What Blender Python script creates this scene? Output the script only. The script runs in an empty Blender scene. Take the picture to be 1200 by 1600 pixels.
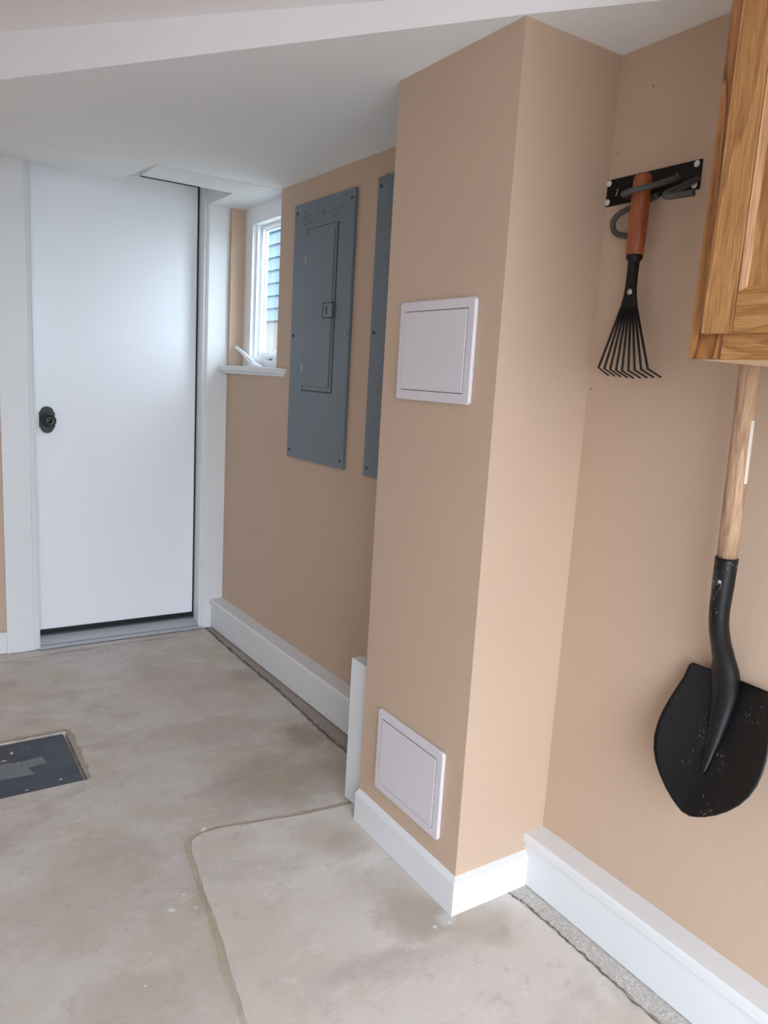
import bpy, bmesh, math, random
from mathutils import Vector, Matrix
random.seed(7)
scn = bpy.context.scene
COL = scn.collection
R = math.radians

# ------------------------------------------------------------------ camera
def make_camera():
    y, p, r = R(33.398), R(9.975), R(3.373)
    F = Vector((math.sin(y)*math.cos(p), math.cos(y)*math.cos(p), -math.sin(p)))
    Rt = Vector((math.cos(y), -math.sin(y), 0)); U = Rt.cross(F)
    R2 = Rt*math.cos(r) + U*math.sin(r); U2 = -Rt*math.sin(r) + U*math.cos(r)
    cd = bpy.data.cameras.new('camera'); co = bpy.data.objects.new('camera', cd); COL.objects.link(co)
    m = Matrix((R2, U2, -F)).transposed().to_4x4(); m.translation = (0, 0, 1.299)
    co.matrix_world = m
    cd.sensor_fit = 'HORIZONTAL'; cd.sensor_width = 36; cd.lens = 1183.6/1200*36
    cd.clip_start = .02; cd.clip_end = 200
    scn.camera = co
make_camera()

# ------------------------------------------------------------------ world and daylight
w = bpy.data.worlds.new('overcast_sky'); scn.world = w; w.use_nodes = True
bg = w.node_tree.nodes['Background']
bg.inputs[0].default_value = (0.84, 0.94, 1.07, 1); bg.inputs[1].default_value = 9.9
def portal(name, loc, rot, sx, sy):
    l = bpy.data.lights.new(name, 'AREA'); l.shape = 'RECTANGLE'; l.size = sx; l.size_y = sy
    l.energy = 1; l.cycles.is_portal = True
    o = bpy.data.objects.new(name, l); COL.objects.link(o); o.location = loc; o.rotation_euler = rot
    return o
GX0, GX1, GY, GZ = -.75, 1.0, -.85, 2.06      # garage door opening behind the camera
portal('garage_opening_portal', ((GX0+GX1)/2, GY-.08, GZ/2), (R(90), 0, 0), GX1-GX0, GZ)
portal('window_portal', (1.56, 3.25, 1.66), (0, R(90), 0), .62, .44)
scn.view_settings.view_transform = 'Standard'; scn.view_settings.look = 'None'
scn.view_settings.gamma = 1; scn.view_settings.use_curve_mapping = False
scn.view_settings.exposure = 0.0
scn.cycles.max_bounces = 12; scn.cycles.diffuse_bounces = 8
scn.cycles.sample_clamp_indirect = 6
scn.cycles.use_denoising = True

# ------------------------------------------------------------------ materials
def lin(c):
    return tuple((v/255/12.92 if v/255 <= .04045 else ((v/255+.055)/1.055)**2.4) for v in c) + (1,)
def mat(name, rgb, rough=.6, metal=0, spec=.5, noise=0, nscale=20, bump=0, bscale=60, stretch=(1,1,1), coat=0):
    m = bpy.data.materials.new(name); m.use_nodes = True
    nt = m.node_tree; b = nt.nodes['Principled BSDF']
    b.inputs['Base Color'].default_value = lin(rgb); b.inputs['Roughness'].default_value = rough
    b.inputs['Metallic'].default_value = metal; b.inputs['Specular IOR Level'].default_value = spec
    b.inputs['Coat Weight'].default_value = coat
    tc = nt.nodes.new('ShaderNodeTexCoord'); mp = nt.nodes.new('ShaderNodeMapping')
    mp.inputs['Scale'].default_value = stretch
    nt.links.new(tc.outputs['Object'], mp.inputs[0])
    if noise:
        n = nt.nodes.new('ShaderNodeTexNoise'); n.inputs['Scale'].default_value = nscale; n.inputs['Detail'].default_value = 6
        nt.links.new(mp.outputs[0], n.inputs['Vector'])
        mr = nt.nodes.new('ShaderNodeMapRange'); mr.inputs[3].default_value = 1-noise; mr.inputs[4].default_value = 1+noise
        mr.inputs[1].default_value = .25; mr.inputs[2].default_value = .75
        nt.links.new(n.outputs['Fac'], mr.inputs[0])
        mx = nt.nodes.new('ShaderNodeVectorMath'); mx.operation = 'SCALE'
        mx.inputs[0].default_value = lin(rgb)[:3]
        nt.links.new(mr.outputs[0], mx.inputs['Scale']); nt.links.new(mx.outputs[0], b.inputs['Base Color'])
    if bump:
        n = nt.nodes.new('ShaderNodeTexNoise'); n.inputs['Scale'].default_value = bscale; n.inputs['Detail'].default_value = 4
        nt.links.new(mp.outputs[0], n.inputs['Vector'])
        bp = nt.nodes.new('ShaderNodeBump'); bp.inputs['Strength'].default_value = bump; bp.inputs['Distance'].default_value = .002
        nt.links.new(n.outputs['Fac'], bp.inputs['Height']); nt.links.new(bp.outputs[0], b.inputs['Normal'])
    return m

M_WALL = mat('beige_wall_paint', (194, 168, 146), .62, spec=.35, noise=.02, nscale=3, bump=.25, bscale=180)
M_WHITE = mat('white_trim_paint', (220, 221, 222), .42, spec=.35, noise=.015, nscale=6, bump=.12, bscale=60)
M_CEIL = mat('flat_ceiling_paint', (234, 236, 236), .8, spec=.2, noise=.02, nscale=2, bump=.2, bscale=150)
M_CEIL2 = mat('main_ceiling_paint', (238, 233, 233), .8, spec=.2, noise=.02, nscale=2)
M_DOOR = mat('white_door_paint', (232, 234, 238), .42, spec=.4, noise=.01, nscale=3, bump=.06, bscale=30)
M_PLASTIC = mat('white_plastic', (212, 205, 209), .35, spec=.5, noise=.01)
M_BLACK = mat('black_door_hardware', (9, 10, 14), .36, spec=.5, noise=.1)
M_RUBBER_SHADE = mat('black_rubber_and_shade', (22, 23, 26), .6, noise=.2, nscale=40)
M_ALU = mat('brushed_aluminium_threshold', (186, 188, 194), .42, metal=.25, noise=.06, nscale=30, stretch=(1, 12, 1))
M_GREY = mat('grey_panel_enamel', (105, 114, 122), .42, spec=.5, noise=.04, nscale=4, bump=.08, bscale=200)
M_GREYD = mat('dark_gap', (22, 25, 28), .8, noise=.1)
M_STEEL = mat('screw_steel', (176, 178, 180), .35, metal=.8, noise=.05)
M_STEELD = mat('dark_screw', (60, 66, 72), .4, metal=.6, noise=.05)
M_PENCIL = mat('pencil_marks', (80, 88, 95), .8, noise=.2, nscale=200)
M_VINYL = mat('white_window_vinyl', (240, 243, 246), .35, spec=.45, noise=.01)
M_SCREWW = mat('white_screw_head', (214, 212, 210), .5)
M_RACK = mat('black_rack_metal', (7, 6, 7), .55, spec=.3, noise=.2)
M_HOOK = mat('grey_rubber_hook_coating', (72, 70, 70), .55, noise=.1, nscale=90, bump=.2)
M_RAKE = mat('black_rake_steel', (9, 8, 8), .5, spec=.35, noise=.25, nscale=60)
M_SPECK = mat('white_paint_specks', (224, 222, 216), .7, noise=.05)
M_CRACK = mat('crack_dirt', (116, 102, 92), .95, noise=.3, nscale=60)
M_AGG = mat('rough_cut_concrete', (190, 184, 178), .95, noise=.3, nscale=170, bump=1.0, bscale=220)
M_AGG_DARK = mat('dirty_cut_concrete', (160, 148, 140), .95, noise=.18, nscale=90, bump=.8, bscale=160)
M_MORTAR = mat('pale_mortar_edge', (168, 158, 144), .95, noise=.15, nscale=90, bump=.8, bscale=160)
M_SHEET = mat('blue_black_sheet_metal', (64, 71, 84), .5, spec=.5, noise=.3, nscale=12, bump=.15, bscale=25)
M_TAPE = mat('grey_duct_tape', (112, 118, 122), .5, noise=.08, nscale=60, bump=.25, bscale=90)
M_MAPLE = mat('pale_cabinet_underside', (226, 196, 160), .6, noise=.05, nscale=8, stretch=(8, 1, 1))
M_LABEL = mat('grey_sticker_print', (120, 126, 130), .6, noise=.1)
M_STICKER = mat('white_paper_sticker', (222, 216, 208), .6, noise=.03)
M_SIDING = mat('blue_grey_siding_paint', (68, 86, 104), .7, noise=.05, nscale=5, stretch=(1, 4, 8))
M_FOUND = mat('tan_block_foundation', (104, 98, 92), .85, noise=.1, nscale=6)
M_GRASS = mat('outside_ground', (140, 140, 132), .95, noise=.2, nscale=3)
M_DRIVE = mat('asphalt_driveway', (132, 130, 127), .9, noise=.08, nscale=3)

def glass_mat():
    m = bpy.data.materials.new('window_glass'); m.use_nodes = True
    nt = m.node_tree; nt.nodes.remove(nt.nodes['Principled BSDF'])
    out = nt.nodes['Material Output']
    t = nt.nodes.new('ShaderNodeBsdfTransparent'); t.inputs[0].default_value = (.93, .97, .98, 1)
    g = nt.nodes.new('ShaderNodeBsdfGlossy'); g.inputs['Roughness'].default_value = .02
    lw = nt.nodes.new('ShaderNodeLayerWeight'); lw.inputs[0].default_value = .5
    fr = nt.nodes.new('ShaderNodeMath'); fr.operation = 'POWER'; fr.inputs[1].default_value = 4.5
    nt.links.new(lw.outputs['Facing'], fr.inputs[0])
    mx = nt.nodes.new('ShaderNodeMixShader')
    nt.links.new(fr.outputs[0], mx.inputs[0]); nt.links.new(t.outputs[0], mx.inputs[1]); nt.links.new(g.outputs[0], mx.inputs[2])
    nt.links.new(mx.outputs[0], out.inputs[0])
    return m
M_GLASS = glass_mat()

def concrete(name, base, dark, warm, seed, stains=()):
    m = bpy.data.materials.new(name); m.use_nodes = True
    nt = m.node_tree; b = nt.nodes['Principled BSDF']; L = nt.links.new
    tc = nt.nodes.new('ShaderNodeTexCoord')
    def noise(sc, det=6, rough=.55, dist=0, off=0, st=(1,1,1)):
        mp = nt.nodes.new('ShaderNodeMapping'); mp.inputs['Location'].default_value = (off+seed, off*2, 0); mp.inputs['Scale'].default_value = st
        L(tc.outputs['Object'], mp.inputs[0])
        n = nt.nodes.new('ShaderNodeTexNoise'); n.inputs['Scale'].default_value = sc; n.inputs['Detail'].default_value = det
        n.inputs['Roughness'].default_value = rough; n.inputs['Distortion'].default_value = dist
        L(mp.outputs[0], n.inputs['Vector']); return n.outputs['Fac']
    def ramp(f, a, c, lo=0, hi=1):
        mr = nt.nodes.new('ShaderNodeMapRange'); mr.inputs[1].default_value = a; mr.inputs[2].default_value = c
        mr.inputs[3].default_value = lo; mr.inputs[4].default_value = hi; mr.interpolation_type = 'SMOOTHSTEP'
        L(f, mr.inputs[0]); return mr.outputs[0]
    def mix(f, c1, c2):
        mx = nt.nodes.new('ShaderNodeMix'); mx.data_type = 'RGBA'
        L(f, mx.inputs[0])
        for i, c in ((6, c1), (7, c2)):
            if isinstance(c, tuple): mx.inputs[i].default_value = c
            else: L(c, mx.inputs[i])
        return mx.outputs[2]
    c = mix(ramp(noise(2.2, 6, .6, .3), .40, .62), lin(base), lin(warm))
    c = mix(ramp(noise(3.1, 9, .68, .25, 3.1, (1, 1.6, 1)), .49, .68, 0, .95), c, lin(dark))
    c = mix(ramp(noise(7, 10, .74, .2, 7.7, (1, 1.8, 1)), .51, .66, 0, .5), c, lin(tuple(min(255, v+12) for v in base)))
    c = mix(ramp(noise(14, 10, .75, .1, 4.4), .53, .66, 0, .5), c, lin(tuple(v-12 for v in dark)))
    c = mix(ramp(noise(160, 4, .6, 0, 1.7), .60, .78, 0, .4), c, lin(tuple(v-35 for v in dark)))
    for (x, y, rad, amt, col) in stains:                         # old damp and dirt stains on the slab
        vd = nt.nodes.new('ShaderNodeVectorMath'); vd.operation = 'DISTANCE'; vd.inputs[1].default_value = (x, y, 0)
        L(tc.outputs['Object'], vd.inputs[0])
        ad = nt.nodes.new('ShaderNodeMath'); ad.operation = 'MULTIPLY_ADD'; ad.inputs[1].default_value = rad*1.6; ad.inputs[2].default_value = -rad*.8
        L(noise(9, 8, .7, .2, x*3), ad.inputs[0])
        su = nt.nodes.new('ShaderNodeMath'); su.operation = 'ADD'; L(vd.outputs['Value'], su.inputs[0]); L(ad.outputs[0], su.inputs[1])
        c = mix(ramp(su.outputs[0], rad*1.15, rad*.35, 0, amt), c, lin(col))
    L(c, b.inputs['Base Color'])
    b.inputs['Specular IOR Level'].default_value = .3
    L(ramp(noise(5, 5, .6, .5, 9), .3, .7, .45, .75), b.inputs['Roughness'])
    bp = nt.nodes.new('ShaderNodeBump'); bp.inputs['Strength'].default_value = .3; bp.inputs['Distance'].default_value = .002
    L(noise(60, 9, .75, 0, 5), bp.inputs['Height']); L(bp.outputs[0], b.inputs['Normal'])
    return m
M_FLOOR = concrete('old_garage_concrete', (203, 196, 190), (184, 174, 167), (191, 181, 165), 0,
    [(1.02, 2.06, .22, .55, (158, 146, 126)), (1.22, 2.30, .12, .6, (140, 128, 112)), (1.25, 2.9, .10, .45, (150, 136, 126)), (.36, 1.35, .16, .4, (166, 146, 128)), (.62, 1.62, .06, .4, (158, 142, 122)),
     (.35, 1.75, .22, .35, (172, 154, 134)), (.95, 2.9, .25, .3, (186, 168, 162)), (.52, 1.15, .10, .5, (214, 206, 204))])
M_SEAM = concrete('old_concrete_seam', (186, 174, 157), (166, 152, 134), (176, 160, 138), 4)
M_PATCH = concrete('newer_concrete_patch', (212, 205, 199), (192, 184, 177), (203, 194, 182), 11,
    [(1.04, 1.33, .11, .6, (166, 152, 136)), (1.16, 1.23, .12, .55, (170, 158, 144)), (1.03, 1.66, .09, .45, (176, 164, 150)), (.98, 1.72, .10, .35, (178, 166, 148)), (1.09, 1.27, .03, .7, (214, 214, 212)), (1.05, 1.55, .05, .5, (220, 216, 210))])

def wood(name, light, mid, dark, axis, scale=1.0, rings=5.5, rough=.5, coat=.04, seed=0, dist=3.0):
    """oak with long grain along axis ('x','y','z')"""
    m = bpy.data.materials.new(name); m.use_nodes = True
    nt = m.node_tree; b = nt.nodes['Principled BSDF']; L = nt.links.new
    tc = nt.nodes.new('ShaderNodeTexCoord'); mp = nt.nodes.new('ShaderNodeMapping')
    s = {'x': (.10, 1, 1), 'y': (1, .10, 1), 'z': (1, 1, .10)}[axis]
    mp.inputs['Scale'].default_value = tuple(v*scale for v in s); mp.inputs['Location'].default_value = (seed*1.3, seed*.7, seed*.37)
    L(tc.outputs['Object'], mp.inputs[0])
    n1 = nt.nodes.new('ShaderNodeTexNoise'); n1.inputs['Scale'].default_value = rings*2.2; n1.inputs['Detail'].default_value = 2; n1.inputs['Distortion'].default_value = .4
    L(mp.outputs[0], n1.inputs['Vector'])
    mu = nt.nodes.new('ShaderNodeMath'); mu.operation = 'MULTIPLY'; mu.inputs[1].default_value = 9*dist/3
    L(n1.outputs['Fac'], mu.inputs[0])
    fr = nt.nodes.new('ShaderNodeMath'); fr.operation = 'FRACT'; L(mu.outputs[0], fr.inputs[0])
    cr = nt.nodes.new('ShaderNodeValToRGB')
    e = cr.color_ramp.elements; e[0].position = 0; e[0].color = lin(light); e[1].position = 1; e[1].color = lin(light)
    for p_, c_ in ((.55, mid), (.86, dark), (.95, mid)):
        q = cr.color_ramp.elements.new(p_); q.color = lin(c_)
    L(fr.outputs[0], cr.inputs[0])
    mp2 = nt.nodes.new('ShaderNodeMapping'); s2 = {'x': (.04, 1, 1), 'y': (1, .04, 1), 'z': (1, 1, .04)}[axis]
    mp2.inputs['Scale'].default_value = s2; L(tc.outputs['Object'], mp2.inputs[0])
    n2 = nt.nodes.new('ShaderNodeTexNoise'); n2.inputs['Scale'].default_value = 420*scale; n2.inputs['Detail'].default_value = 3
    L(mp2.outputs[0], n2.inputs['Vector'])
    mr = nt.nodes.new('ShaderNodeMapRange'); mr.inputs[1].default_value = .3; mr.inputs[2].default_value = .7
    mr.inputs[3].default_value = .66; mr.inputs[4].default_value = 1.26; L(n2.outputs['Fac'], mr.inputs[0])
    vm = nt.nodes.new('ShaderNodeVectorMath'); vm.operation = 'SCALE'
    L(cr.outputs[0], vm.inputs[0]); L(mr.outputs[0], vm.inputs['Scale'])
    L(vm.outputs[0], b.inputs['Base Color'])
    bp = nt.nodes.new('ShaderNodeBump'); bp.inputs['Strength'].default_value = .3; bp.inputs['Distance'].default_value = .001
    L(n2.outputs['Fac'], bp.inputs['Height']); L(bp.outputs[0], b.inputs['Normal'])
    b.inputs['Roughness'].default_value = rough; b.inputs['Coat Weight'].default_value = coat; b.inputs['Coat Roughness'].default_value = .25
    return m
OAK = ((190, 138, 84), (180, 128, 74), (158, 106, 56))
M_OAKZ = wood('oak_vertical_grain', *OAK, 'z', scale=1.4, dist=2.2)
M_OAKY = wood('oak_horizontal_grain', *OAK, 'y', scale=1.4, seed=5, dist=2.4)
M_OAKST = wood('oak_cathedral_grain', (184, 126, 72), (160, 104, 54), (98, 56, 26), 'z', scale=1.7, seed=3, dist=2.6)
M_ASH = wood('worn_ash_handle', (190, 156, 126), (182, 146, 116), (158, 124, 98), 'z', scale=1.6, rough=.75, coat=0, dist=2.0)
M_CHERRY = wood('orange_stained_handle', (158, 84, 40), (150, 76, 34), (136, 64, 28), 'z', scale=1.2, rough=.45, coat=.1, dist=1.2)

def shovel_mat():
    m = mat('scuffed_black_steel', (11, 10, 11), .4, spec=.4, noise=.3, nscale=25, bump=.25, bscale=70)
    nt = m.node_tree; b = nt.nodes['Principled BSDF']; L = nt.links.new
    src = b.inputs['Base Color'].links[0].from_socket
    tc = nt.nodes.new('ShaderNodeTexCoord')
    n = nt.nodes.new('ShaderNodeTexNoise'); n.inputs['Scale'].default_value = 230; n.inputs['Detail'].default_value = 2
    L(tc.outputs['Object'], n.inputs['Vector'])
    n2 = nt.nodes.new('ShaderNodeTexNoise'); n2.inputs['Scale'].default_value = 14; L(tc.outputs['Object'], n2.inputs['Vector'])
    ad = nt.nodes.new('ShaderNodeMath'); ad.operation = 'MULTIPLY'; L(n.outputs['Fac'], ad.inputs[0]); L(n2.outputs['Fac'], ad.inputs[1])
    mr = nt.nodes.new('ShaderNodeMapRange'); mr.inputs[1].default_value = .405; mr.inputs[2].default_value = .43; L(ad.outputs[0], mr.inputs[0])
    mx = nt.nodes.new('ShaderNodeMix'); mx.data_type = 'RGBA'; L(mr.outputs[0], mx.inputs[0]); L(src, mx.inputs[6]); mx.inputs[7].default_value = lin((128, 122, 118))
    L(mx.outputs[2], b.inputs['Base Color'])
    return m
M_SHOVEL = shovel_mat()

# ------------------------------------------------------------------ mesh helpers
def box(bm, x0, x1, y0, y1, z0, z1, bevel=0):
    vs = [bm.verts.new((x, y, z)) for z in (z0, z1) for x, y in ((x0, y0), (x1, y0), (x1, y1), (x0, y1))]
    fs = [bm.faces.new([vs[i] for i in f]) for f in ((3, 2, 1, 0), (4, 5, 6, 7), (0, 1, 5, 4), (1, 2, 6, 5), (2, 3, 7, 6), (3, 0, 4, 7))]
    if bevel:
        es = list({e for f in fs for e in f.edges})
        bmesh.ops.bevel(bm, geom=es, offset=bevel, segments=2, profile=.5, affect='EDGES')
    return vs
def prism(bm, poly, a, b, axis='z', bevel=0):
    """poly of 2D points extruded from a to b along axis"""
    def P(u, v, t):
        return {'z': (u, v, t), 'y': (u, t, v), 'x': (t, u, v)}[axis]
    lo = [bm.verts.new(P(u, v, a)) for u, v in poly]; hi = [bm.verts.new(P(u, v, b)) for u, v in poly]
    n = len(poly); fs = [bm.faces.new(lo), bm.faces.new(hi)]
    for i in range(n): fs.append(bm.faces.new((lo[i], lo[(i+1) % n], hi[(i+1) % n], hi[i])))
    bmesh.ops.recalc_face_normals(bm, faces=fs)
    if bevel:
        bmesh.ops.bevel(bm, geom=list({e for f in fs[:2] for e in f.edges}), offset=bevel, segments=2, profile=.5, affect='EDGES')
def tube(bm, pts, rad, seg=12, flat=None, caps=True):
    pts = [Vector(p) for p in pts]; n = len(pts)
    rads = rad if isinstance(rad, (list, tuple)) else [rad]*n
    rings = []; up = None
    for i, p in enumerate(pts):
        t = (pts[min(i+1, n-1)] - pts[max(i-1, 0)]).normalized()
        if up is None:
            up = Vector((1, 0, 0)) if abs(t.x) < .9 else Vector((0, 1, 0))
        a = (up - t*up.dot(t)).normalized(); up = a; b_ = t.cross(a)
        fl = flat[i] if flat else 1
        rings.append([bm.verts.new(p + (a*math.cos(2*math.pi*k/seg)*fl + b_*math.sin(2*math.pi*k/seg))*rads[i]) for k in range(seg)])
    for i in range(n-1):
        for k in range(seg):
            f = bm.faces.new((rings[i][k], rings[i][(k+1) % seg], rings[i+1][(k+1) % seg], rings[i+1][k])); f.smooth = True
    if caps:
        bm.faces.new(rings[0][::-1]); bm.faces.new(rings[-1])
def lathe(bm, prof, seg=28, org=(0, 0, 0), axis='z'):
    """prof: (radius, height) list"""
    rings = []
    for r_, h in prof:
        ring = []
        for k in range(seg):
            a = 2*math.pi*k/seg; u, v = r_*math.cos(a), r_*math.sin(a)
            q = {'z': (u, v, h), 'y': (u, h, v), 'x': (h, u, v)}[axis]
            ring.append(bm.verts.new(Vector(q)+Vector(org)))
        rings.append(ring)
    for i in range(len(rings)-1):
        for k in range(seg):
            f = bm.faces.new((rings[i][k], rings[i][(k+1) % seg], rings[i+1][(k+1) % seg], rings[i+1][k])); f.smooth = True
    bm.faces.new(rings[0][::-1]); bm.faces.new(rings[-1])
def smooth_path(pts, n=6):
    """Catmull-Rom resampling"""
    P = [Vector(p) for p in pts]; out = []
    for i in range(len(P)-1):
        p0 = P[max(i-1, 0)]; p1 = P[i]; p2 = P[i+1]; p3 = P[min(i+2, len(P)-1)]
        for k in range(n):
            t = k/n
            out.append(.5*((2*p1)+(-p0+p2)*t+(2*p0-5*p1+4*p2-p3)*t*t+(-p0+3*p1-3*p2+p3)*t**3))
    out.append(P[-1]); return out
def obj(name, bm, m, parent=None, loc=None, rotz=0, weld=True):
    bmesh.ops.recalc_face_normals(bm, faces=bm.faces)
    me = bpy.data.meshes.new(name); bm.to_mesh(me); bm.free()
    for mm in (m if isinstance(m, (list, tuple)) else [m]): me.materials.append(mm)
    o = bpy.data.objects.new(name, me); COL.objects.link(o)
    if parent: o.parent = parent
    if loc is not None: o.location = loc
    o.rotation_euler.z = rotz
    return o
def tag(o, label, cat, group=None):
    o['label'] = label; o['category'] = cat
    if group: o['group'] = group
    return o
def thing(name, label, cat, loc=(0, 0, 0), rotz=0, group=None):
    o = bpy.data.objects.new(name, None); COL.objects.link(o); o.location = loc; o.rotation_euler.z = rotz
    o.empty_display_size = .05
    return tag(o, label, cat, group)
def struct(name, bm, m, parent=None):
    o = obj(name, bm, m, parent); o['kind'] = 'structure'; return o
def NB(): return bmesh.new()

# ------------------------------------------------------------------ main dimensions
XR = 1.412            # near right wall
CX, CY0, CY1 = 1.121, 1.285, 1.744      # column
H = 2.04              # soffit height
YD = 3.575            # door wall face
def W(y): return 1.425 - .022*(y-1.74)  # the panel wall runs very slightly out of square
WROT = math.atan(.022)                  # its rotation about z
NAILS = [(1.188, 1.951), (1.268, 1.830), (1.2745, 1.303)]

# ------------------------------------------------------------------ floor
HX0, HX1, HY0, HY1 = -.18, .475, 2.325, 2.690     # hole for the floor hatch
bm = NB()
for x0, x1, y0, y1 in ((-2.4, HX0, GY-.12, 3.9), (HX1, 1.9, GY-.12, 3.9), (HX0, HX1, GY-.12, HY0), (HX0, HX1, HY1, 3.9)):
    box(bm, x0, x1, y0, y1, -.12, 0)
box(bm, HX0-.02, HX1+.02, HY0-.02, HY1+.02, -.12, -.02)
floor = struct('floor', bm, M_FLOOR)
# newer concrete patch, with its dirty seam
edge = [(1.30, 1.83), (1.146, 1.82), (.99, 1.835), (.846, 1.862), (.76, 1.880), (.712, 1.884), (.675, 1.878), (.650, 1.855), (.638, 1.815), (.629, 1.76), (.613, 1.656),
        (.604, 1.58), (.595, 1.51), (.589, 1.45), (.578, 1.406), (.566, 1.33), (.559, 1.28), (.547, 1.20), (.535, 1.05), (.52, .8), (.50, .3), (.49, -.4)]
sm = smooth_path([(x, y, 0) for x, y in edge], 5)
def jit(p, a): return (p.x+random.uniform(-a, a), p.y+random.uniform(-a, a))
patch = [jit(p, .0018) for p in sm] + [(1.30, -.4)]
bm = NB(); prism(bm, patch, -.01, .003); obj('concrete_patch', bm, M_PATCH, floor)
bm = NB()
L_, R_ = [], []
for i, p in enumerate(sm):
    q0, q1 = sm[max(i-1, 0)], sm[min(i+1, len(sm)-1)]; t = (q1-q0).normalized(); nrm = Vector((t.y, -t.x, 0))
    wd = .016 + .003*math.sin(i*.21) + random.uniform(-.002, .002)
    L_.append(bm.verts.new((p.x - nrm.x*(-.004), p.y - nrm.y*(-.004), .0012)))
    o_ = nrm*(-1)
    if (p + o_*.02 - Vector((1.2, .8, 0))).length < (p - Vector((1.2, .8, 0))).length: o_ = nrm
    R_.append(bm.verts.new((p.x + o_.x*abs(wd), p.y + o_.y*abs(wd), .0006)))
for i in range(len(L_)-1): bm.faces.new((L_[i], L_[i+1], R_[i+1], R_[i]))
seam = obj('concrete_seam', bm, M_SEAM, floor)

def ribbon(name, pts, wid, z, m, jitter=0.0, parent=floor, n=5):
    bm = NB(); s = smooth_path([(x, y, 0) for x, y in pts], n); a, b = [], []
    for i, p in enumerate(s):
        q0, q1 = s[max(i-1, 0)], s[min(i+1, len(s)-1)]; t = (q1-q0).normalized(); nr = Vector((t.y, -t.x, 0))
        ww = wid*random.uniform(.4, 1.5); j = random.uniform(-jitter, jitter)
        a.append(bm.verts.new((p.x+nr.x*(j+ww/2), p.y+nr.y*(j+ww/2), z))); b.append(bm.verts.new((p.x+nr.x*(j-ww/2), p.y+nr.y*(j-ww/2), z)))
    for i in range(len(a)-1): bm.faces.new((a[i], a[i+1], b[i+1], b[i]))
    return obj(name, bm, m, parent)
def strip(name, xa, xb, y0, y1, m, z=.002, j=.004):
    n = int(abs(y1-y0)/.02); bm = NB(); a, b = [], []
    for i in range(n+1):
        y = y0+(y1-y0)*i/n
        a.append(bm.verts.new((xa(y)+random.uniform(-j, j), y, z))); b.append(bm.verts.new((xb(y), y, z)))
    for i in range(n): bm.faces.new((a[i], b[i], b[i+1], a[i+1]))
    return obj(name, bm, m, floor)
strip('cut_strip', lambda y: 1.300, lambda y: 1.36, 1.285, -.4, M_AGG, z=.0036, j=.004)
strip('cut_strip', lambda y: 1.297, lambda y: 1.36, 1.80, 3.56, M_AGG_DARK, z=.0014, j=.004)
ribbon('joint_crack', [(1.300, 3.56), (1.297, 3.1), (1.303, 2.7), (1.293, 2.3), (1.296, 1.9)], .010, .0024, M_CRACK, .0035, n=26)
ribbon('joint_crack', [(1.285, 1.30), (1.300, 1.22), (1.301, 1.04), (1.294, .82), (1.292, .4), (1.292, -.3)], .005, .0045, M_CRACK, .003, n=20)
ribbon('floor_crack', [(.30, 3.455), (.52, 3.475), (.75, 3.485), (.95, 3.49), (1.12, 3.47)], .003, .0008, M_CRACK, .002, n=12)
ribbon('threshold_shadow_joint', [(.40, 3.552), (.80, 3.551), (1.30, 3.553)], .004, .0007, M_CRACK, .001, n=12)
# white paint specks and droppings
bm = NB()
def fleck(bm, x, y, s, asp=1.5, z=.0022):
    a0 = random.uniform(0, 6.28); n = 6
    on_patch = x > .56 + max(0, (y-1.28))*.13 and y < 1.86
    zz = .0042 if on_patch else .0012
    s0 = s
    vs = []
    for k in [2*math.pi*i/n+random.uniform(-.3, .3) for i in range(n)]:
        s = s0*random.uniform(.55, 1.3)
        vs.append(bm.verts.new((x+math.cos(a0)*s*asp*math.cos(k)-math.sin(a0)*s*math.sin(k), y+math.sin(a0)*s*asp*math.cos(k)+math.cos(a0)*s*math.sin(k), zz)))
    bm.faces.new(vs)
for x, y, s in ((.52, 1.62, .007), (.563, 1.66, .005), (.575, 1.60, .004), (.70, 1.90, .008), (.49, 1.20, .005), (.40, 1.42, .003),
                (.80, 1.62, .003), (.74, 1.56, .003), (.86, 1.58, .002), (.355, 3.42, .007), (.80, 3.40, .004), (1.05, 1.262, .006), (1.09, 1.255, .007), (.29, 2.60, .006), (.40, 2.36, .004)):
    fleck(bm, x, y, s)
for i in range(150):
    y = random.uniform(1.0, 3.4); x = random.uniform(.2+.0*y, 1.28)
    if HX0-.03 < x < HX1+.03 and HY0-.03 < y < HY1+.03: continue
    fleck(bm, x, y, random.uniform(.0006, .0017))
for i in range(60):
    fleck(bm, random.gauss(.95, .16), random.gauss(2.0, .12), random.uniform(.0006, .0016))
for i in range(50):
    y = random.uniform(.75, 1.25); fleck(bm, random.uniform(1.285, 1.34), y, random.uniform(.001, .0028))
sp = obj('paint_specks', bm, M_SPECK, floor); sp['kind'] = 'stuff'
# mortar rim round the hatch
ribbon('hatch_mortar_rim', [(HX0, HY1+.006), (.1, HY1+.004), (.3, HY1+.006), (HX1+.004, HY1+.006)], .022, .0016, M_MORTAR, .002, n=10)
ribbon('hatch_mortar_rim', [(HX1+.008, HY1+.004), (HX1+.008, 2.55), (HX1+.006, 2.42), (HX1+.006, HY0)], .016, .0017, M_MORTAR, .002, n=8)

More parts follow.
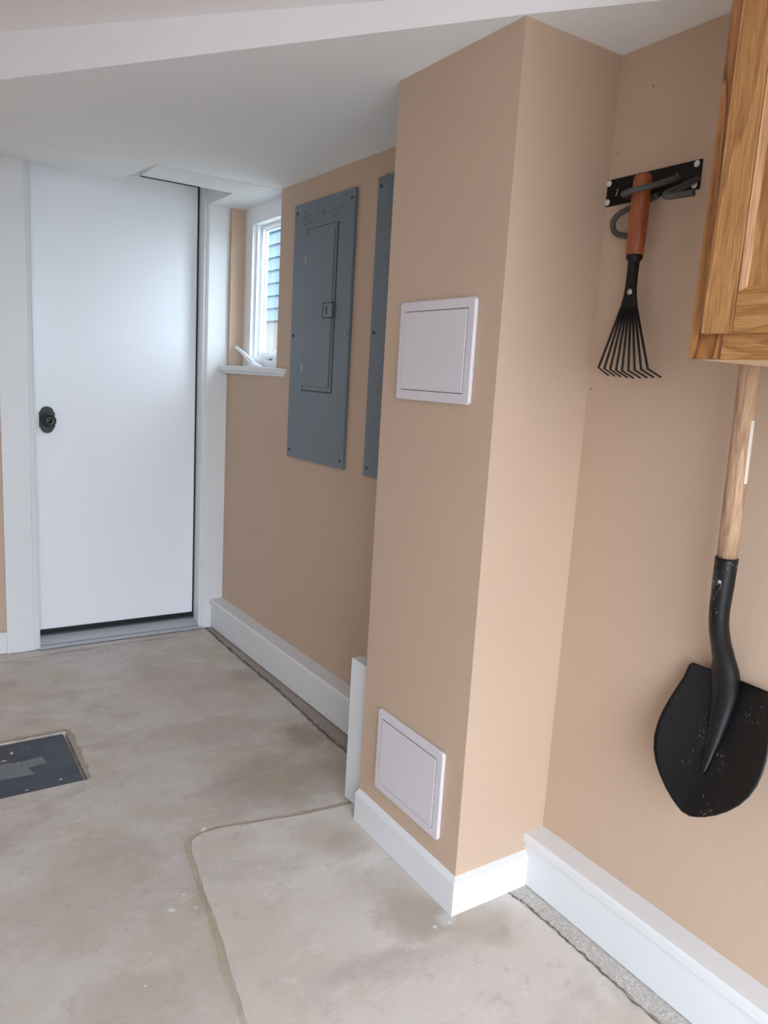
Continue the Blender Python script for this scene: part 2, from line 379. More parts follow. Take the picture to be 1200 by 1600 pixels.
# ------------------------------------------------------------------ walls
bm = NB()                                   # near right wall and the long panel wall, with the window niche
NY0, NY1, NZ = 3.02, 3.535, 1.30            # niche
box(bm, XR, 1.535, GY-.12, 1.5, 0, 2.5)
def wbox(y0, y1, z0, z1, xb=1.535):
    vs = [bm.verts.new(c) for c in ((W(y0), y0, z0), (xb, y0, z0), (xb, y1, z0), (W(y1), y1, z0), (W(y0), y0, z1), (xb, y0, z1), (xb, y1, z1), (W(y1), y1, z1))]
    for f in ((3, 2, 1, 0), (4, 5, 6, 7), (0, 1, 5, 4), (1, 2, 6, 5), (2, 3, 7, 6), (3, 0, 4, 7)): bm.faces.new([vs[i] for i in f])
wbox(1.5, NY0, 0, 2.4)
wbox(NY0, NY1, 0, 1.292)
wbox(NY1, 3.9, 0, 2.4)
wall_right = struct('wall_right', bm, M_WALL)
bm = NB(); prism(bm, [(CX, CY0), (1.44, CY0), (1.44, CY1), (CX, CY1)], 0, H+.02)
struct('wall_column', bm, M_WALL)
bm = NB()
box(bm, -2.4, .40, YD, YD+.15, 0, 2.4)
box(bm, .40, .525, YD+.004, YD+.15, 0, 2.4)
box(bm, 1.268, 1.40, YD+.004, YD+.15, 0, 2.4)
box(bm, .525, 1.268, YD+.0, YD+.15, 2.16, 2.4)
box(bm, .30, 1.50, YD+.135, YD+.16, 0, 2.5)
struct('wall_back', bm, M_WALL)
bm = NB(); box(bm, -2.5, -2.35, GY-.12, 3.9, 0, 2.6); struct('wall_left', bm, M_CEIL)
bm = NB(); box(bm, -2.4, GX0, GY-.12, GY, 0, 2.6); box(bm, GX1, 1.535, GY-.12, GY, 0, 2.6); box(bm, GX0, GX1, GY-.12, GY, GZ, 2.6)
struct('wall_front', bm, M_CEIL)

# ------------------------------------------------------------------ ceiling: main level, slanted fascia, low soffit
lowE = [(1.53, .745), (1.279, 1.07), (1.119, 1.281), (.757, 1.805), (.296, 2.477), (-.457, 3.60)]
def zm(x): return 2.186 - .0895*x            # the main ceiling falls gently to the right
bm = NB()
l = [bm.verts.new((x, y, H)) for x, y in lowE]; u = [bm.verts.new((x, y, zm(x))) for x, y in lowE]
for i in range(len(l)-1): bm.faces.new((l[i], l[i+1], u[i+1], u[i]))
struct('trim_1', bm, M_CEIL2)          # the fascia
bm = NB()
vs = [bm.verts.new((x, y, zm(x))) for x, y in [(-2.4, GY-.12), (1.53, GY-.12)] + lowE + [(-2.4, 3.6)]]
bm.faces.new(vs)
ext = bmesh.ops.extrude_face_region(bm, geom=list(bm.faces)); bmesh.ops.translate(bm, verts=[g for g in ext['geom'] if isinstance(g, bmesh.types.BMVert)], vec=(0, 0, .25))
box(bm, -2.5, 1.58, GY-.12, 3.9, 2.62, 2.70)
struct('ceiling', bm, M_CEIL2)
bm = NB()
PY0, PY1, PX0, PX1 = 3.035, 3.245, .890, 1.275     # the flat board over the doorway corner
# soffit: flat part up to PY0, then rising gently to the door wall
pl = [(1.5, PY0)] + lowE[:-1] + [(-.093, 3.035)]
vs = [bm.verts.new((x, y, H)) for x, y in pl]; bm.faces.new(vs)
SL = .085
a = [bm.verts.new(c) for c in ((-.093, PY0, H), (PX0, PY0, H), (PX0, 3.75, H+SL*(3.75-PY0)), (-.6, 3.75, H+SL*(3.75-PY0)), (-.6, 3.79, H+SL*(3.75-PY0)))][:4]
bm.faces.new(a)
b = [bm.verts.new(c) for c in ((PX0, PY0, H), (PX0, 3.75, H+SL*(3.75-PY0)), (PX0, 3.75, 2.17), (PX0, PY0, 2.17))]; bm.faces.new(b)
bm.faces.new([bm.verts.new(c) for c in ((PX0, PY0, 2.17), (1.6, PY0, 2.17), (1.6, 3.75, 2.17), (PX0, 3.75, 2.17))])
struct('ceiling_soffit', bm, M_CEIL)
bm = NB()
prism(bm, [(PX0, PY0), (1.47, PY0-.005), (1.47, 3.56), (PX1, 3.56), (PX1, PY1), (PX0-.004, PY1)], H-.0015, H+.12)
struct('ceiling_board', bm, M_WHITE)

# ------------------------------------------------------------------ door, jambs, casings
D0, D1, DY, DZ0, DZ1 = .528, 1.2575, 3.640, .066, 2.124
bm = NB(); box(bm, D0, D1, DY, DY+.044, DZ0, DZ1, .002)
door = struct('door_1', bm, M_DOOR)
bm = NB(); box(bm, D0+.002, D1-.002, DY+.003, DY+.04, .040, DZ0); 
for k in range(3): box(bm, D0+.002, D1-.002, DY-.001, DY+.004, .043+k*.008, .0475+k*.008, .001)
obj('door_sweep', bm, M_RUBBER_SHADE, door)
bm = NB(); zc, xc_, hw, r_ = 1.033, .585, .0325, .030
pts = []
for k in range(13):
    a = math.pi*k/12; pts.append((xc_+math.cos(a)*.0275, zc+.034+math.sin(a)*.025))
pts = [(xc_+hw, zc-.034), (xc_+hw, zc+.034)] + pts + [(xc_-hw, zc+.034), (xc_-hw, zc-.034)] + [(xc_-math.cos(math.pi*k/12)*.0275, zc-.034-math.sin(math.pi*k/12)*.025) for k in range(13)]
prism(bm, pts, DY-.008, DY, 'y', .0025); obj('knob_plate', bm, M_BLACK, door)
bm = NB(); lathe(bm, [(.013, -.006), (.012, -.028), (.016, -.034), (.027, -.040), (.0305, -.050), (.029, -.060), (.024, -.066), (.0215, -.0655), (.020, -.064), (.008, -.065), (.006, -.0665), (.001, -.067)], 36, (xc_, DY, zc), 'y')
knob = obj('door_knob', bm, M_BLACK, door)
bm = NB()
box(bm, .503, .5265, YD-.008, DY+.10, .0, 2.16, .001); box(bm, .5215, .5275, YD-.016, YD+.012, 0, 2.16, .002)       # left jamb
obj('door_jamb', bm, M_WHITE, door)
bm = NB(); box(bm, 1.2675, 1.283, YD-.004, DY+.10, .0, 2.16, .001); box(bm, 1.2785, 1.286, YD-.012, YD+.01, 0, 2.16, .001)
obj('door_jamb', bm, M_WHITE, door)
bm = NB(); box(bm, 1.2575, 1.268, DY+.008, DY+.04, .03, 2.16); box(bm, .992, 1.268, DY+.004, DY+.044, DZ1+.0005, 2.165); obj('door_gap_and_head_shade', bm, M_RUBBER_SHADE, door)  # dark side gap; the black head strip paints in the recess shadow
bm = NB(); box(bm, D0, .992, DY+.0005, DY+.044, DZ1+.0005, 2.165); obj('door_head_stop', bm, M_DOOR, door)
bm = NB(); box(bm, .392, .503, YD-.018, YD+.004, 0, 2.13, .002); struct('trim_2', bm, M_WHITE)
bm = NB(); box(bm, 1.284, 1.387, YD-.018, YD+.004, 0, 2.13, .002); struct('trim_3', bm, M_WHITE)
# threshold: low bar with a ribbed lip, rising under the door
t = thing('door_threshold', 'silvery aluminium threshold sill on the concrete under the white door', 'threshold', (.9, YD, 0))
bm = NB(); prism(bm, [(3.556-YD, 0), (3.556-YD, .007), (3.566-YD, .012), (3.575-YD, .0115), (3.577-YD, .013), (3.64-YD, .034), (3.655-YD, .038), (3.72-YD, .038), (3.72-YD, 0)], -.374, .372, 'x')
obj('sill_plate', bm, M_ALU, t)
bm = NB(); box(bm, -.382, .382, 3.546-YD, 3.556-YD, .0035, .0085, .001); obj('front_lip', bm, M_ALU, t)
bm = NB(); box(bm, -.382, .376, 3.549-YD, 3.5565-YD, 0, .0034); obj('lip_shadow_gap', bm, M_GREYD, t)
bm = NB(); box(bm, -.373, .371, 3.5745-YD, 3.5775-YD, .011, .0125); box(bm, -.373, .371, 3.642-YD, 3.645-YD, .034, .0362); obj('plate_groove', bm, M_STEELD, t)

# ------------------------------------------------------------------ skirtings
def tall_board(name, y0, y1, xf):
    """tall two-step skirting: a thick cap on a flat face, xf(y)= wall face"""
    bm = NB(); z0, z1, zc_ = .006, .152, .124
    prof = [(.0, z0), (-.058, z0), (-.058, zc_-.004), (-.0665, zc_+.002), (-.0665, .143), (-.060, .1485), (0.0, z1)]
    A = [bm.verts.new((xf(y0)+a, y0, z)) for a, z in prof]; B = [bm.verts.new((xf(y1)+a, y1, z)) for a, z in prof]
    n = len(prof); bm.faces.new(A); bm.faces.new(B)
    for i in range(n): bm.faces.new((A[i], A[(i+1) % n], B[(i+1) % n], B[i]))
    return struct(name, bm, M_WHITE)
tall_board('baseboard_right', GY, CY0-.0, lambda y: XR)
tall_board('baseboard_panel_wall', 1.80, YD-.018, W)
bm = NB()
t_, hb = .0146, .099
for (ax, ay, bx, by, cx_, cy_, dx, dy) in (((CX-t_), CY0-t_, CX-t_, CY1, CX, CY1, CX, CY0), (CX-t_, CY0-t_, XR-.058, CY0-t_, XR-.058, CY0, CX, CY0)):
    q = [(ax, ay), (bx, by), (cx_, cy_), (dx, dy)]
    lo = [bm.verts.new((x, y, .003)) for x, y in q]; mi = [bm.verts.new((q[0][0], q[0][1], hb-.010)), bm.verts.new((q[1][0], q[1][1], hb-.010))]
    hi = [bm.verts.new((q[3][0], q[3][1], hb)), bm.verts.new((q[2][0], q[2][1], hb))]
    bm.faces.new((lo[0], lo[1], mi[1], mi[0])); bm.faces.new((mi[0], mi[1], hi[1], hi[0]))
    bm.faces.new((lo[1], lo[2], hi[1], mi[1])); bm.faces.new((lo[0], mi[0], hi[0], lo[3])); bm.faces.new((lo[0], lo[3], lo[2], lo[1])); bm.faces.new((lo[3], hi[0], hi[1], lo[2]))
struct('baseboard_column', bm, M_WHITE)
bm = NB(); box(bm, -2.35, .392, YD-.016, YD, .003, .100, .002); struct('baseboard_back', bm, M_WHITE)
# boxed-in stub behind the column
bm = NB(); prism(bm, [(1.143, 1.745), (1.42, 1.745), (1.42, 1.862), (1.143, 1.862)], .004, .462, 'z', .002)
tag(obj('boxed_stub', bm, M_WHITE), 'narrow white boxed upstand standing on the floor behind the beige column', 'pipe box')

# ------------------------------------------------------------------ window in its niche
win = bpy.data.objects.new('window_1', None); COL.objects.link(win); win['kind'] = 'structure'
WX = 1.457
OY0, OY1, OZ0, OZ1 = 3.045, 3.452, 1.345, 1.972
def frame_ring(bm, x0, x1, y0, y1, z0, z1, w_, bev=.002, wb=None, wt=None):
    wb = w_ if wb is None else wb; wt = w_ if wt is None else wt
    box(bm, x0, x1, y0, y0+w_, z0, z1, bev); box(bm, x0, x1, y1-w_, y1, z0, z1, bev)
    box(bm, x0, x1, y0+w_, y1-w_, z0, z0+wb, bev); box(bm, x0, x1, y0+w_, y1-w_, z1-wt, z1, bev)
bm = NB()
box(bm, WX, WX+.03, OY1, NY1, 1.31, H); box(bm, WX, WX+.03, 2.96, OY0, 1.31, H)
box(bm, WX, WX+.03, OY0, OY1, OZ1, H); box(bm, WX, WX+.03, OY0, OY1, 1.31, OZ0)
obj('window_lining', bm, M_VINYL, win)
bm = NB(); frame_ring(bm, WX-.006, WX+.060, OY0, OY1, OZ0, OZ1, .012, .0015, .022, .010)
box(bm, WX+.012, WX+.022, OY1-.03, OY1-.012, OZ0+.02, OZ1-.01, .001)
obj('window_frame', bm, M_VINYL, win)
bm = NB(); frame_ring(bm, WX+.035, WX+.062, OY0+.012, OY1-.014, OZ0+.022, OZ1-.012, .022, .002, .018, .014)
frame_ring(bm, WX+.05, WX+.062, OY0+.033, OY1-.035, OZ0+.041, OZ1-.027, .005, .001, .005, .005)
sash = obj('window_sash', bm, M_VINYL, win)
bm = NB(); box(bm, WX+.054, WX+.057, OY0+.032, OY1-.034, OZ0+.038, OZ1-.024); obj('window_pane', bm, M_GLASS, sash)
bm = NB(); box(bm, WX-.0075, WX-.006, 3.185, 3.212, 1.349, 1.3575); obj('maker_label', bm, M_LABEL, win)
bm = NB(); box(bm, WX-.0072, WX-.006, 3.222, 3.250, 1.3525, 1.3545); obj('maker_label', bm, M_LABEL, win)
# folding crank handle on the sill
bm = NB()
prism(bm, [(3.40, 1.318), (3.40, 1.328), (3.385, 1.338), (3.34, 1.340), (3.29, 1.330), (3.255, 1.322), (3.25, 1.318)], WX-.034, WX-.003, 'x', .002)
crank = obj('crank_cover', bm, M_VINYL, win)
bm = NB()
ap = smooth_path([(WX-.030, 3.33, 1.332), (WX-.034, 3.40, 1.360), (WX-.038, 3.46, 1.384), (WX-.042, 3.52, 1.408)], 4)
tube(bm, ap, [.014-.005*i/(len(ap)-1) for i in range(len(ap))], 8, [.65]*len(ap)); obj('crank_arm', bm, M_VINYL, crank)
bm = NB(); tube(bm, [(WX-.036, 3.512, 1.399), (WX-.052, 3.514, 1.404)], .006, 10); obj('crank_grip', bm, M_VINYL, crank)
# sill board with rounded nose
bm = NB()
out = [(1.338, 3.548), (1.388, 2.925), (1.42, 2.925), (1.41, 3.02), (1.47, 3.02), (1.47, NY1), (1.372, NY1), (1.372, 3.548)]
prism(bm, out, 1.2925, 1.3165, 'z', .004)
out2 = [(1.352, 3.546), (1.396, 2.938), (1.42, 2.938), (1.41, 3.02), (1.41, 3.5), (1.372, NY1), (1.372, 3.546)]
prism(bm, out2, 1.281, 1.294, 'z', .003)
obj('window_sill', bm, M_WHITE, win)
# outer lining of the wall hole so the daylight only comes through the glass
bm = NB()
box(bm, 1.487, 1.516, 2.95, OY0, 1.25, H+.1); box(bm, 1.487, 1.516, OY1, 3.62, 1.25, H+.1); box(bm, 1.487, 1.516, OY0, OY1, OZ1, H+.1); box(bm, 1.487, 1.516, OY0, OY1, 1.25, OZ0)
obj('window_lining', bm, M_VINYL, win)

# ------------------------------------------------------------------ outdoors
bm = NB(); box(bm, -40, 40, -40, 60, -.32, -.22); g = struct('ground_outside', bm, M_GRASS)
bm = NB(); box(bm, -5, 5, -14, GY-.12, -.22, -.01); struct('driveway', bm, M_DRIVE)
HXW = 3.7
nh = thing('neighbour_house', 'blue-grey clapboard house wall seen through the small window', 'house', (HXW, 9, -.22))
bm = NB(); box(bm, .03, 3, -2.1, 7, 0, 2.11); obj('foundation', bm, M_FOUND, nh)
bm = NB(); box(bm, .03, 3, -2.1, 7, 2.11, 3.64); obj('house_wall', bm, M_SIDING, nh)
bd = None
for k in range(11):
    if bd is None:
        bm = NB(); prism(bm, [(.03, 0), (-.004, 0), (-.004, .004), (.022, .150), (.03, .150)], -2.12, 7, 'y'); bd = obj('siding_board', bm, M_SIDING, nh); o = bd
    else:
        o = bd.copy(); COL.objects.link(o)
    o.location = (0, 0, 2.09+k*.139)

# ------------------------------------------------------------------ electrical panels on the long wall
def screw_bm(r=.0045):
    bm = NB(); lathe(bm, [(r, 0), (r, -.0015), (r*.75, -.0032), (r*.3, -.0034), (r*.28, -.002), (.0002, -.002)], 14, (0, 0, 0), 'x'); return bm
def epanel(name, label, yc, wdt, z0, z1, door=True):
    t = thing(name, label, 'electrical panel', (W(yc)-.0008, yc, 0), WROT)
    hw = wdt/2
    bm = NB()
    dy0, dy1, dz0, dz1 = -.122, .118, 1.232, 1.849
    th = .012
    if door:
        for (a, b_, c, d_) in ((-hw, hw, z0, dz0), (-hw, hw, dz1, z1), (-hw, dy0, dz0, dz1), (dy1, hw, dz0, dz1)):
            box(bm, -th, 0, a, b_, c, d_)
        bmesh.ops.remove_doubles(bm, verts=bm.verts, dist=1e-5)
        box(bm, -.004, 0, dy0, dy1, dz0, dz1)
    else:
        box(bm, -th, 0, -hw, hw, z0, z1, .0015)
    cov = obj('cover_plate', bm, M_GREY, t)
    # rolled dark edge at the near side of the cover
    if door:
        bm = NB(); box(bm, -th-.0005, -.001, dy0+.001, dy1-.001, dz0+.001, dz1-.001)
        obj('door_gap', bm, M_GREYD, t)
        bm = NB(); g_ = .0025
        box(bm, -.0145, -.006, dy0+g_+.003, dy1-.0085, dz0+g_+.001, dz1-g_, .0015)
        box(bm, -.0185, -.014, dy0+.020, dy1-.010, dz0+.020, dz1-.020, .003)
        dr = obj('panel_door', bm, M_GREY, t)
        bm = NB(); frame_ring(bm, -.0192, -.0180, dy0+.001, dy0+.083, 1.508, 1.566, .003, 0)
        box(bm, -.0194, -.018, dy0+.050, dy0+.056, 1.522, 1.552); obj('latch_recess', bm, M_GREYD, dr)
        bm = NB(); box(bm, -.0205, -.017, dy0+.010, dy0+.040, 1.514, 1.560, .001); obj('latch', bm, M_GREY, dr)
        for z in (1.735, 1.322):
            bm = NB(); box(bm, -.0155, -.011, dy1-.003, dy1+.003, z-.016, z+.016, .0005); obj('hinge', bm, M_STEEL, t)
        # pencilled writing across the top of the cover
        S = []                       # strokes in letter units, x rightwards, z upwards
        def let(x, strokes):
            for s in strokes: S.append([(x+a, b_) for a, b_ in s])
        let(0, [[(0, 0), (.05, 1)], [(.03, .98), (.42, .92), (.40, .62), (.08, .52)], [(.08, .52), (.5, .44), (.5, .06), (.02, 0)]])                 # B
        let(.72, [[(0, .62), (.03, .1), (.2, 0), (.33, .12)], [(.34, .62), (.35, 0)]])                                                              # u
        let(1.25, [[(0, .85), (.02, 0)]])                                                                                                           # i / l
        let(1.55, [[(0, 1.05), (.03, 0)]])
        let(1.95, [[(.12, .9), (.12, 0)], [(-.06, .58), (.3, .6)]])                                                                                 # t
        let(2.9, [[(.2, .68), (.02, .5), (.04, .12), (.22, 0), (.42, .14), (.42, .5), (.2, .68)]])                                                  # o
        let(3.55, [[(0, .68), (.06, 0)], [(.03, .42), (.2, .66), (.42, .7)]])                                                                       # r
        bm = NB(); sc = .052
        for s in S:
            pts = [Vector((0, .150-a*sc*1.45, 1.868+b_*sc*.95-.0*a)) for a, b_ in s]
            for p, q in zip(pts, pts[1:]):
                d_ = (q-p).normalized(); nr = Vector((0, d_.z, -d_.y))*.0017
                vs = [bm.verts.new(v+Vector((-.0123, 0, 0))) for v in (p+nr, p-nr, q-nr, q+nr)]; bm.faces.new(vs)
        o = obj('pencil_writing', bm, M_PENCIL, t); o['kind'] = 'stuff'
    sc0 = None
    for y in (-hw+.022, hw-.022):
        for z in (z1-.032, (z0+z1)/2-.005, z0+.03):
            if sc0 is None: o = sc0 = obj('screw', screw_bm(.0055), M_STEELD, t)
            else: o = sc0.copy(); COL.objects.link(o)
            o.location = (-th, y, z)
            if door and (y, z) == (-hw+.022, (z0+z1)/2-.005): o.data = o.data.copy(); o.data.materials[0] = M_STEEL; o['label'] = 'bright steel screw'
    return t
epanel('breaker_panel', 'tall grey breaker panel with a hinged inner door, on the wall right of the window', 2.643, .452, .958, 1.949)
epanel('panel_cover', 'grey metal cover plate half hidden behind the left edge of the beige column', 2.05, .452, .957, 1.955, False)

# ------------------------------------------------------------------ white access panels on the column
def access(label, yc, zc_, wdt, hgt):
    t = thing('access_panel', label, 'access panel', (CX, yc, zc_), 0)
    hw, hh, r_ = wdt/2, hgt/2, .010
    bm = NB(); pts = []
    for sx, sy, a0 in ((1, 1, 0), (-1, 1, 90), (-1, -1, 180), (1, -1, 270)):
        for k in range(5):
            a = R(a0+22.5*k); pts.append((sx*(hw-r_)+r_*math.cos(a), sy*(hh-r_)+r_*math.sin(a)))
    # frame: outer rounded plate
    prism(bm, pts, -.0105, 0, 'x', .003)
    fr = obj('panel_frame', bm, M_PLASTIC, t)
    iw, ih = hw-.024, hh-.024
    bm = NB(); g_ = .0015
    frame_ring(bm, -.0108, -.0095, -iw, iw, -ih, ih, g_, 0); obj('door_groove', bm, M_GREYD, t)
    bm = NB(); box(bm, -.0125, -.0095, -iw+g_, iw-g_, -ih+g_+.0004, ih-g_-.0004, .001); obj('panel_door', bm, M_PLASTIC, t)
    return t
access('upper white square access panel on the side of the beige column, at eye height', 1.513, 1.371, .300, .242)
access('lower white square access panel on the beige column, just above its skirting', 1.504, .275, .299, .238)

# small nail holes left in the wall paint
for y_, z_ in NAILS:
    bm = NB(); lathe(bm, [(.0022, 0), (.0016, -.0004), (.0003, -.0005)], 8, (XR, y_, z_), 'x'); obj('nail_hole', bm, M_CRACK, wall_right)

# ------------------------------------------------------------------ floor hatch
t = thing('floor_hatch', 'blue-black metal sheet set in the concrete floor with grey tape strips across it', 'floor hatch', (.15, 2.5, -.02))
bm = NB(); box(bm, HX0+.004-.15, HX1-.012-.15, HY0+.004-2.5, HY1-.012-2.5, 0, .0165, .0008); hs = obj('cover_sheet', bm, M_SHEET, t)
def tape(q, z):
    bm = NB(); prism(bm, [(x-.15, y-2.5) for x, y in q], z, z+.0004); return obj('tape_strip', bm, M_TAPE, t)
tape([(.20, 2.522), (.372, 2.545), (.382, 2.495), (.20, 2.470)], .0166)
tape([(.0, 2.545), (.285, 2.545), (.295, 2.478), (.0, 2.470)], .0171)
tape([(.215, 2.500), (.322, 2.490), (.336, 2.432), (.225, 2.442)], .0176)
bm = NB()
for x, y, s in ((.262, 2.562, .006), (.345, 2.612, .002), (.30, 2.345, .004), (.30, 2.53, .003)):
    vs = [bm.verts.new((x-.15+s*1.6*math.cos(k*1.05), y-2.5+s*math.sin(k*1.05)*.6, .0186)) for k in range(6)]; bm.faces.new(vs)
f = obj('paint_flecks', bm, M_SPECK, t); f['kind'] = 'stuff'

# ------------------------------------------------------------------ tool rack with hooks
RZ = 1.7465
t = thing('tool_rack', 'black metal tool rack plate with grey hooks, screwed to the wall in the corner', 'tool rack', (XR, 1.165, RZ))
bm = NB(); box(bm, -.0035, 0, -.124, .124, -.029, .029, .0008); pl_ = obj('back_plate', bm, M_RACK, t)
sc0 = None
for y, z in ((.115, .021), (.115, -.020), (-.113, .021), (-.113, -.020)):
    if sc0 is None:
        bm = NB(); lathe(bm, [(.0068, 0), (.0068, -.001), (.0052, -.0028), (.0026, -.003), (.0024, -.0015), (.0002, -.0015)], 18, (0, 0, 0), 'x'); o = sc0 = obj('screw', bm, M_SCREWW, t)
    else: o = sc0.copy(); COL.objects.link(o)
    o.location = (-.0035, y, z)
bm = NB(); prism(bm, [(.0905, -.0095), (.0935, -.0095), (.0895, .006), (.0865, .006)], -.0042, -.0034, 'x'); obj('slot_glint', bm, M_STEEL, t)
bm = NB(); prism(bm, [(-.066, .004), (-.063, .004), (-.066, .011), (-.069, .010)], -.0042, -.0034, 'x'); obj('slot_glint', bm, M_STEEL, t)
def hook(path, r_=.0064, lab=None):
    base = Vector((XR, 1.165, RZ)); bm = NB(); s = smooth_path([Vector(p)-base for p in path], 6)
    tube(bm, s, r_, 10); o = obj('hook', bm, M_HOOK, t)
    if lab: o['label'] = lab
hook([(1.409, 1.092, 1.748), (1.395, 1.097, 1.743), (1.365, 1.112, 1.730), (1.338, 1.138, 1.720), (1.334, 1.158, 1.717), (1.345, 1.180, 1.718), (1.372, 1.190, 1.722), (1.385, 1.188, 1.724)], lab='hook gripping the rake handle')
hook([(1.402, 1.135, 1.719), (1.400, 1.175, 1.707), (1.399, 1.215, 1.700), (1.398, 1.240, 1.689), (1.398, 1.248, 1.674), (1.398, 1.240, 1.655), (1.398, 1.215, 1.645), (1.398, 1.17, 1.640)], lab='hook folded down below the plate')
hook([(1.409, 1.047, 1.738), (1.395, 1.048, 1.730), (1.370, 1.055, 1.716), (1.348, 1.066, 1.704), (1.339, 1.067, 1.697), (1.334, 1.057, 1.692), (1.336, 1.035, 1.691), (1.340, 1.000, 1.691)], lab='empty open hook beside the cabinet')

# ------------------------------------------------------------------ hand rake
RX, RY = 1.372, 1.155
t = thing('hand_rake', 'small black garden hand rake with a short orange wooden handle, hanging from the rack hook', 'hand rake', (RX, RY, 1.55))
bm = NB()
lathe(bm, [(.004, .212), (.013, .210), (.0185, .203), (.0195, .194), (.0195, .17), (.0200, .12), (.0190, .075), (.0182, .046), (.0170, .042)], 24)
obj('handle', bm, M_CHERRY, t)
bm = NB(); lathe(bm, [(.0175, .044), (.0182, .038), (.013, .030), (.0105, .026), (.0098, .0)], 18)
ferr = obj('ferrule', bm, M_RAKE, t)
bm = NB()
sec = [(.030, .0095, .008), (.0, .0105, .006), (-.02, .0125, .004), (-.04, .0158, .0028), (-.058, .0205, .002), (-.074, .0240, .0018)]
rings = []
for z, hw, hx in sec: rings.append([bm.verts.new(c) for c in ((-hx, -hw, z), (hx, -hw, z), (hx, hw, z), (-hx, hw, z))])
for a, b in zip(rings, rings[1:]):
    for k in range(4): bm.faces.new((a[k], a[(k+1) % 4], b[(k+1) % 4], b[k]))
bm.faces.new(rings[0]); bm.faces.new(rings[-1][::-1])
obj('fan_neck', bm, M_RAKE, t)
bm = NB(); lathe(bm, [(.0075, 0), (.006, -.003), (.001, -.0045)], 12, (-.004, -.002, -.034), 'x'); obj('rivet', bm, M_STEEL, t)
for k in range(9):
    u_ = (k-4)/4
    top = (0, -u_*.0205, -.066); bend = (-.004, -.068*u_-.020*0-.022*0 + (-.004), -.198-.006*(1-abs(u_)))
    tip = (.028, -.068*u_*1.06 - .012, -.214-.004*(1-abs(u_)))
    y_off = -.012
    bm = NB(); tube(bm, [top, (-.002, bend[1]*.48+top[1]*.52, -.13), bend, tip], [.0030, .0028, .0026, .0018], 6); obj('tine', bm, M_RAKE, t)

# ------------------------------------------------------------------ round-point shovel
SX, SY = 1.335, .823
t = thing('shovel', 'round-point shovel with a black blade and worn wooden shaft hanging beside the oak cabinet', 'shovel', (SX, SY, 1.0))
def hxp(z): return (z-1.0)*-.03          # slight lean of the shaft
bm = NB(); tube(bm, [(hxp(z), 0, z-1.0) for z in (.985, 1.1, 1.3, 1.5, 1.7, 1.88, 1.90)], [.0182, .0185, .0185, .0182, .018, .0175, .012], 20); obj('shaft', bm, M_ASH, t)
# socket and frog ridge
pth = [(0, 0, .0), (0, 0, -.05), (0, 0, -.105), (.006, 0, -.140), (.020, 0, -.175), (.036, -.001, -.210), (.047, -.002, -.245), (.051, -.004, -.29), (.040, -.006, -.34), (.021, -.008, -.40), (.002, -.010, -.445)]
rad = [.0212, .0205, .0190, .0186, .0194, .0225, .0300, .0285, .0215, .0120, .004]
fl = [1, 1, 1, 1, .95, .85, .72, .70, .68, .65, .6]
P_ = smooth_path(pth, 4)
def interp(a):
    o = []
    for i in range(len(a)-1): o += [a[i]+(a[i+1]-a[i])*k/4 for k in range(4)]
    return o+[a[-1]]
bm = NB(); tube(bm, P_, interp(rad), 20, interp(fl)); obj('socket', bm, M_SHOVEL, t)
bm = NB(); lathe(bm, [(.0040, 0), (.0036, -.0018), (.001, -.0028)], 12, (-.0202, -.004, -.045), 'x'); obj('rivet', bm, M_STEEL, t)
# blade: a dished, tapering sheet
zs = [(-.246, .084), (-.252, .090), (-.275, .0955), (-.30, .103), (-.33, .111), (-.355, .1155), (-.38, .117), (-.405, .1145), (-.43, .1065), (-.452, .094), (-.472, .077), (-.490, .057), (-.503, .038), (-.511, .022), (-.516, .009)]
def xcen(z):
    s = (-.250-z)/.27
    return .064 - .040*s - .062*s*s
N = 24
def blade_grid(off):
    rows = []
    for z, w_ in zs:
        row = []
        for k in range(N+1):
            v = -1+2*k/N; y = v*w_
            dish = .026*(abs(y)/.112)**1.7
            row.append((xcen(z) - dish + off, y-.011, z - .006 + (.006*(abs(y)/.09)**2 if z > -.26 else 0)))
        rows.append(row)
    return rows
bm = NB(); G1 = [[bm.verts.new(c) for c in r_] for r_ in blade_grid(0)]; G2 = [[bm.verts.new(c) for c in r_] for r_ in blade_grid(.0028)]
for G in (G1, G2):
    for a, b in zip(G, G[1:]):
        for k in range(N): f = bm.faces.new((a[k], a[k+1], b[k+1], b[k])); f.smooth = True
n_ = len(zs)
for i in range(n_-1):
    for k in (0, N): bm.faces.new((G1[i][k], G1[i+1][k], G2[i+1][k], G2[i][k]))
for k in range(N):
    for i in (0, n_-1): bm.faces.new((G1[i][k], G1[i][k+1], G2[i][k+1], G2[i][k]))
obj('blade', bm, M_SHOVEL, t)
bm = NB(); pts = []
for k in range(5):
    a = R(-62 + 9*k - 20); pts.append((math.cos(a), math.sin(a)))
A_ = [bm.verts.new((-.0187*math.cos(R(a))+hxp(1.14), -.0187*math.sin(R(a)), .145)) for a in (76, 87, 98, 109, 118)]
B_ = [bm.verts.new((-.0187*math.cos(R(a))+hxp(1.26), -.0187*math.sin(R(a)), .262)) for a in (76, 87, 98, 109, 118)]
for k in range(4): bm.faces.new((A_[k], A_[k+1], B_[k+1], B_[k]))
obj('paper_sticker', bm, M_STICKER, t)

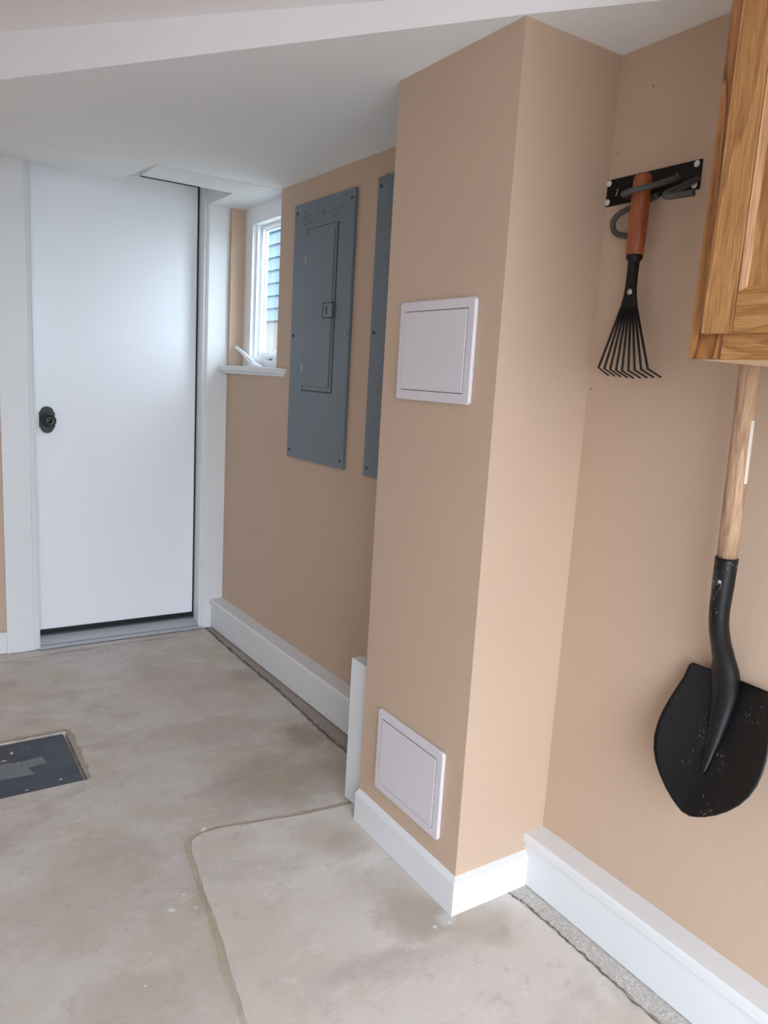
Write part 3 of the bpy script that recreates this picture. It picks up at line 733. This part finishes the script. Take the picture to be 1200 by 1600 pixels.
# ------------------------------------------------------------------ oak wall cabinet
CBX, CBY, CBZ = 1.105, .798, 1.360
t = thing('wall_cabinet', 'oak wall cabinet with a framed door, hung on the beige wall at the right edge', 'cabinet', (XR, CBY, CBZ))
DW = .62; DH = .70
dx = CBX-XR
bm = NB(); box(bm, dx+.019, 0, -.012, 0, .006, DH); box(bm, dx+.019, 0, -DW, -DW+.012, .006, DH); box(bm, dx+.019, 0, -DW+.012, -.012, DH-.012, DH); box(bm, -.008, 0, -DW+.012, -.012, .02, DH-.012)
obj('carcass', bm, M_MAPLE, t)
bm = NB(); box(bm, dx+.019, 0, -DW+.001, -.001, .0, .012); obj('bottom_panel', bm, M_MAPLE, t)
bm = NB(); box(bm, dx, dx+.019, -.058, 0, 0, DH, .001); obj('face_frame_stile', bm, M_OAKST, t)
bm = NB(); box(bm, dx, dx+.019, -DW, -DW+.045, 0, DH, .001); obj('face_frame_stile', bm, M_OAKZ, t)
bm = NB(); box(bm, dx, dx+.019, -DW+.045, -.058, 0, .045, .001); obj('face_frame_rail', bm, M_OAKY, t)
bm = NB(); box(bm, dx, dx+.019, -DW+.045, -.058, DH-.045, DH, .001); obj('face_frame_rail', bm, M_OAKY, t)
dr = bpy.data.objects.new('cabinet_door', None); COL.objects.link(dr); dr.parent = t; dr.location = (dx, -.031, .038)
dw, dh, th, st = .54, .62, .0195, .054
def dbox(name, y0, y1, z0, z1, m):
    bm = NB(); box(bm, -th, -.0005, y0, y1, z0, z1, .0022); return obj(name, bm, m, dr)
dbox('door_stile', -st, 0, 0, dh, M_OAKZ); dbox('door_stile', -dw, -dw+st, 0, dh, M_OAKZ)
dbox('door_rail', -dw+st, -st, 0, st+.004, M_OAKY); dbox('door_rail', -dw+st, -st, dh-st, dh, M_OAKY)
# moulded inner edge: a sloping bead round the raised panel
def bead(name, p0, p1, inward, m):
    bm = NB(); p0, p1, iw = Vector(p0), Vector(p1), Vector(inward); prof = [(0, -th+.001), (.003, -th-.001), (.006, -th+.002), (.011, -th+.009), (.014, -th+.010), (.014, -.002), (0, -.002)]
    al = (p1-p0).normalized()
    A = [bm.verts.new((0, p0.y, p0.z) + 0*al) if False else bm.verts.new(Vector((x, p0.y, p0.z)) + iw*d + al*d) for d, x in prof]
    B = [bm.verts.new(Vector((x, p1.y, p1.z)) + iw*d - al*d) for d, x in prof]
    n = len(prof); bm.faces.new(A); bm.faces.new(B)
    for i in range(n): bm.faces.new((A[i], A[(i+1) % n], B[(i+1) % n], B[i]))
    return obj(name, bm, m, dr)
zi0, zi1, yi0, yi1 = st+.004, dh-st, -dw+st, -st
bead('panel_moulding', (0, yi1, zi0), (0, yi1, zi1), (0, -1, 0), M_OAKZ)
bead('panel_moulding', (0, yi0, zi0), (0, yi0, zi1), (0, 1, 0), M_OAKZ)
bead('panel_moulding', (0, yi0, zi0), (0, yi1, zi0), (0, 0, 1), M_OAKY)
bead('panel_moulding', (0, yi0, zi1), (0, yi1, zi1), (0, 0, -1), M_OAKY)
bm = NB(); box(bm, -.0105, -.004, yi0+.012, yi1-.012, zi0+.012, zi1-.012); obj('door_panel', bm, M_OAKZ, dr)
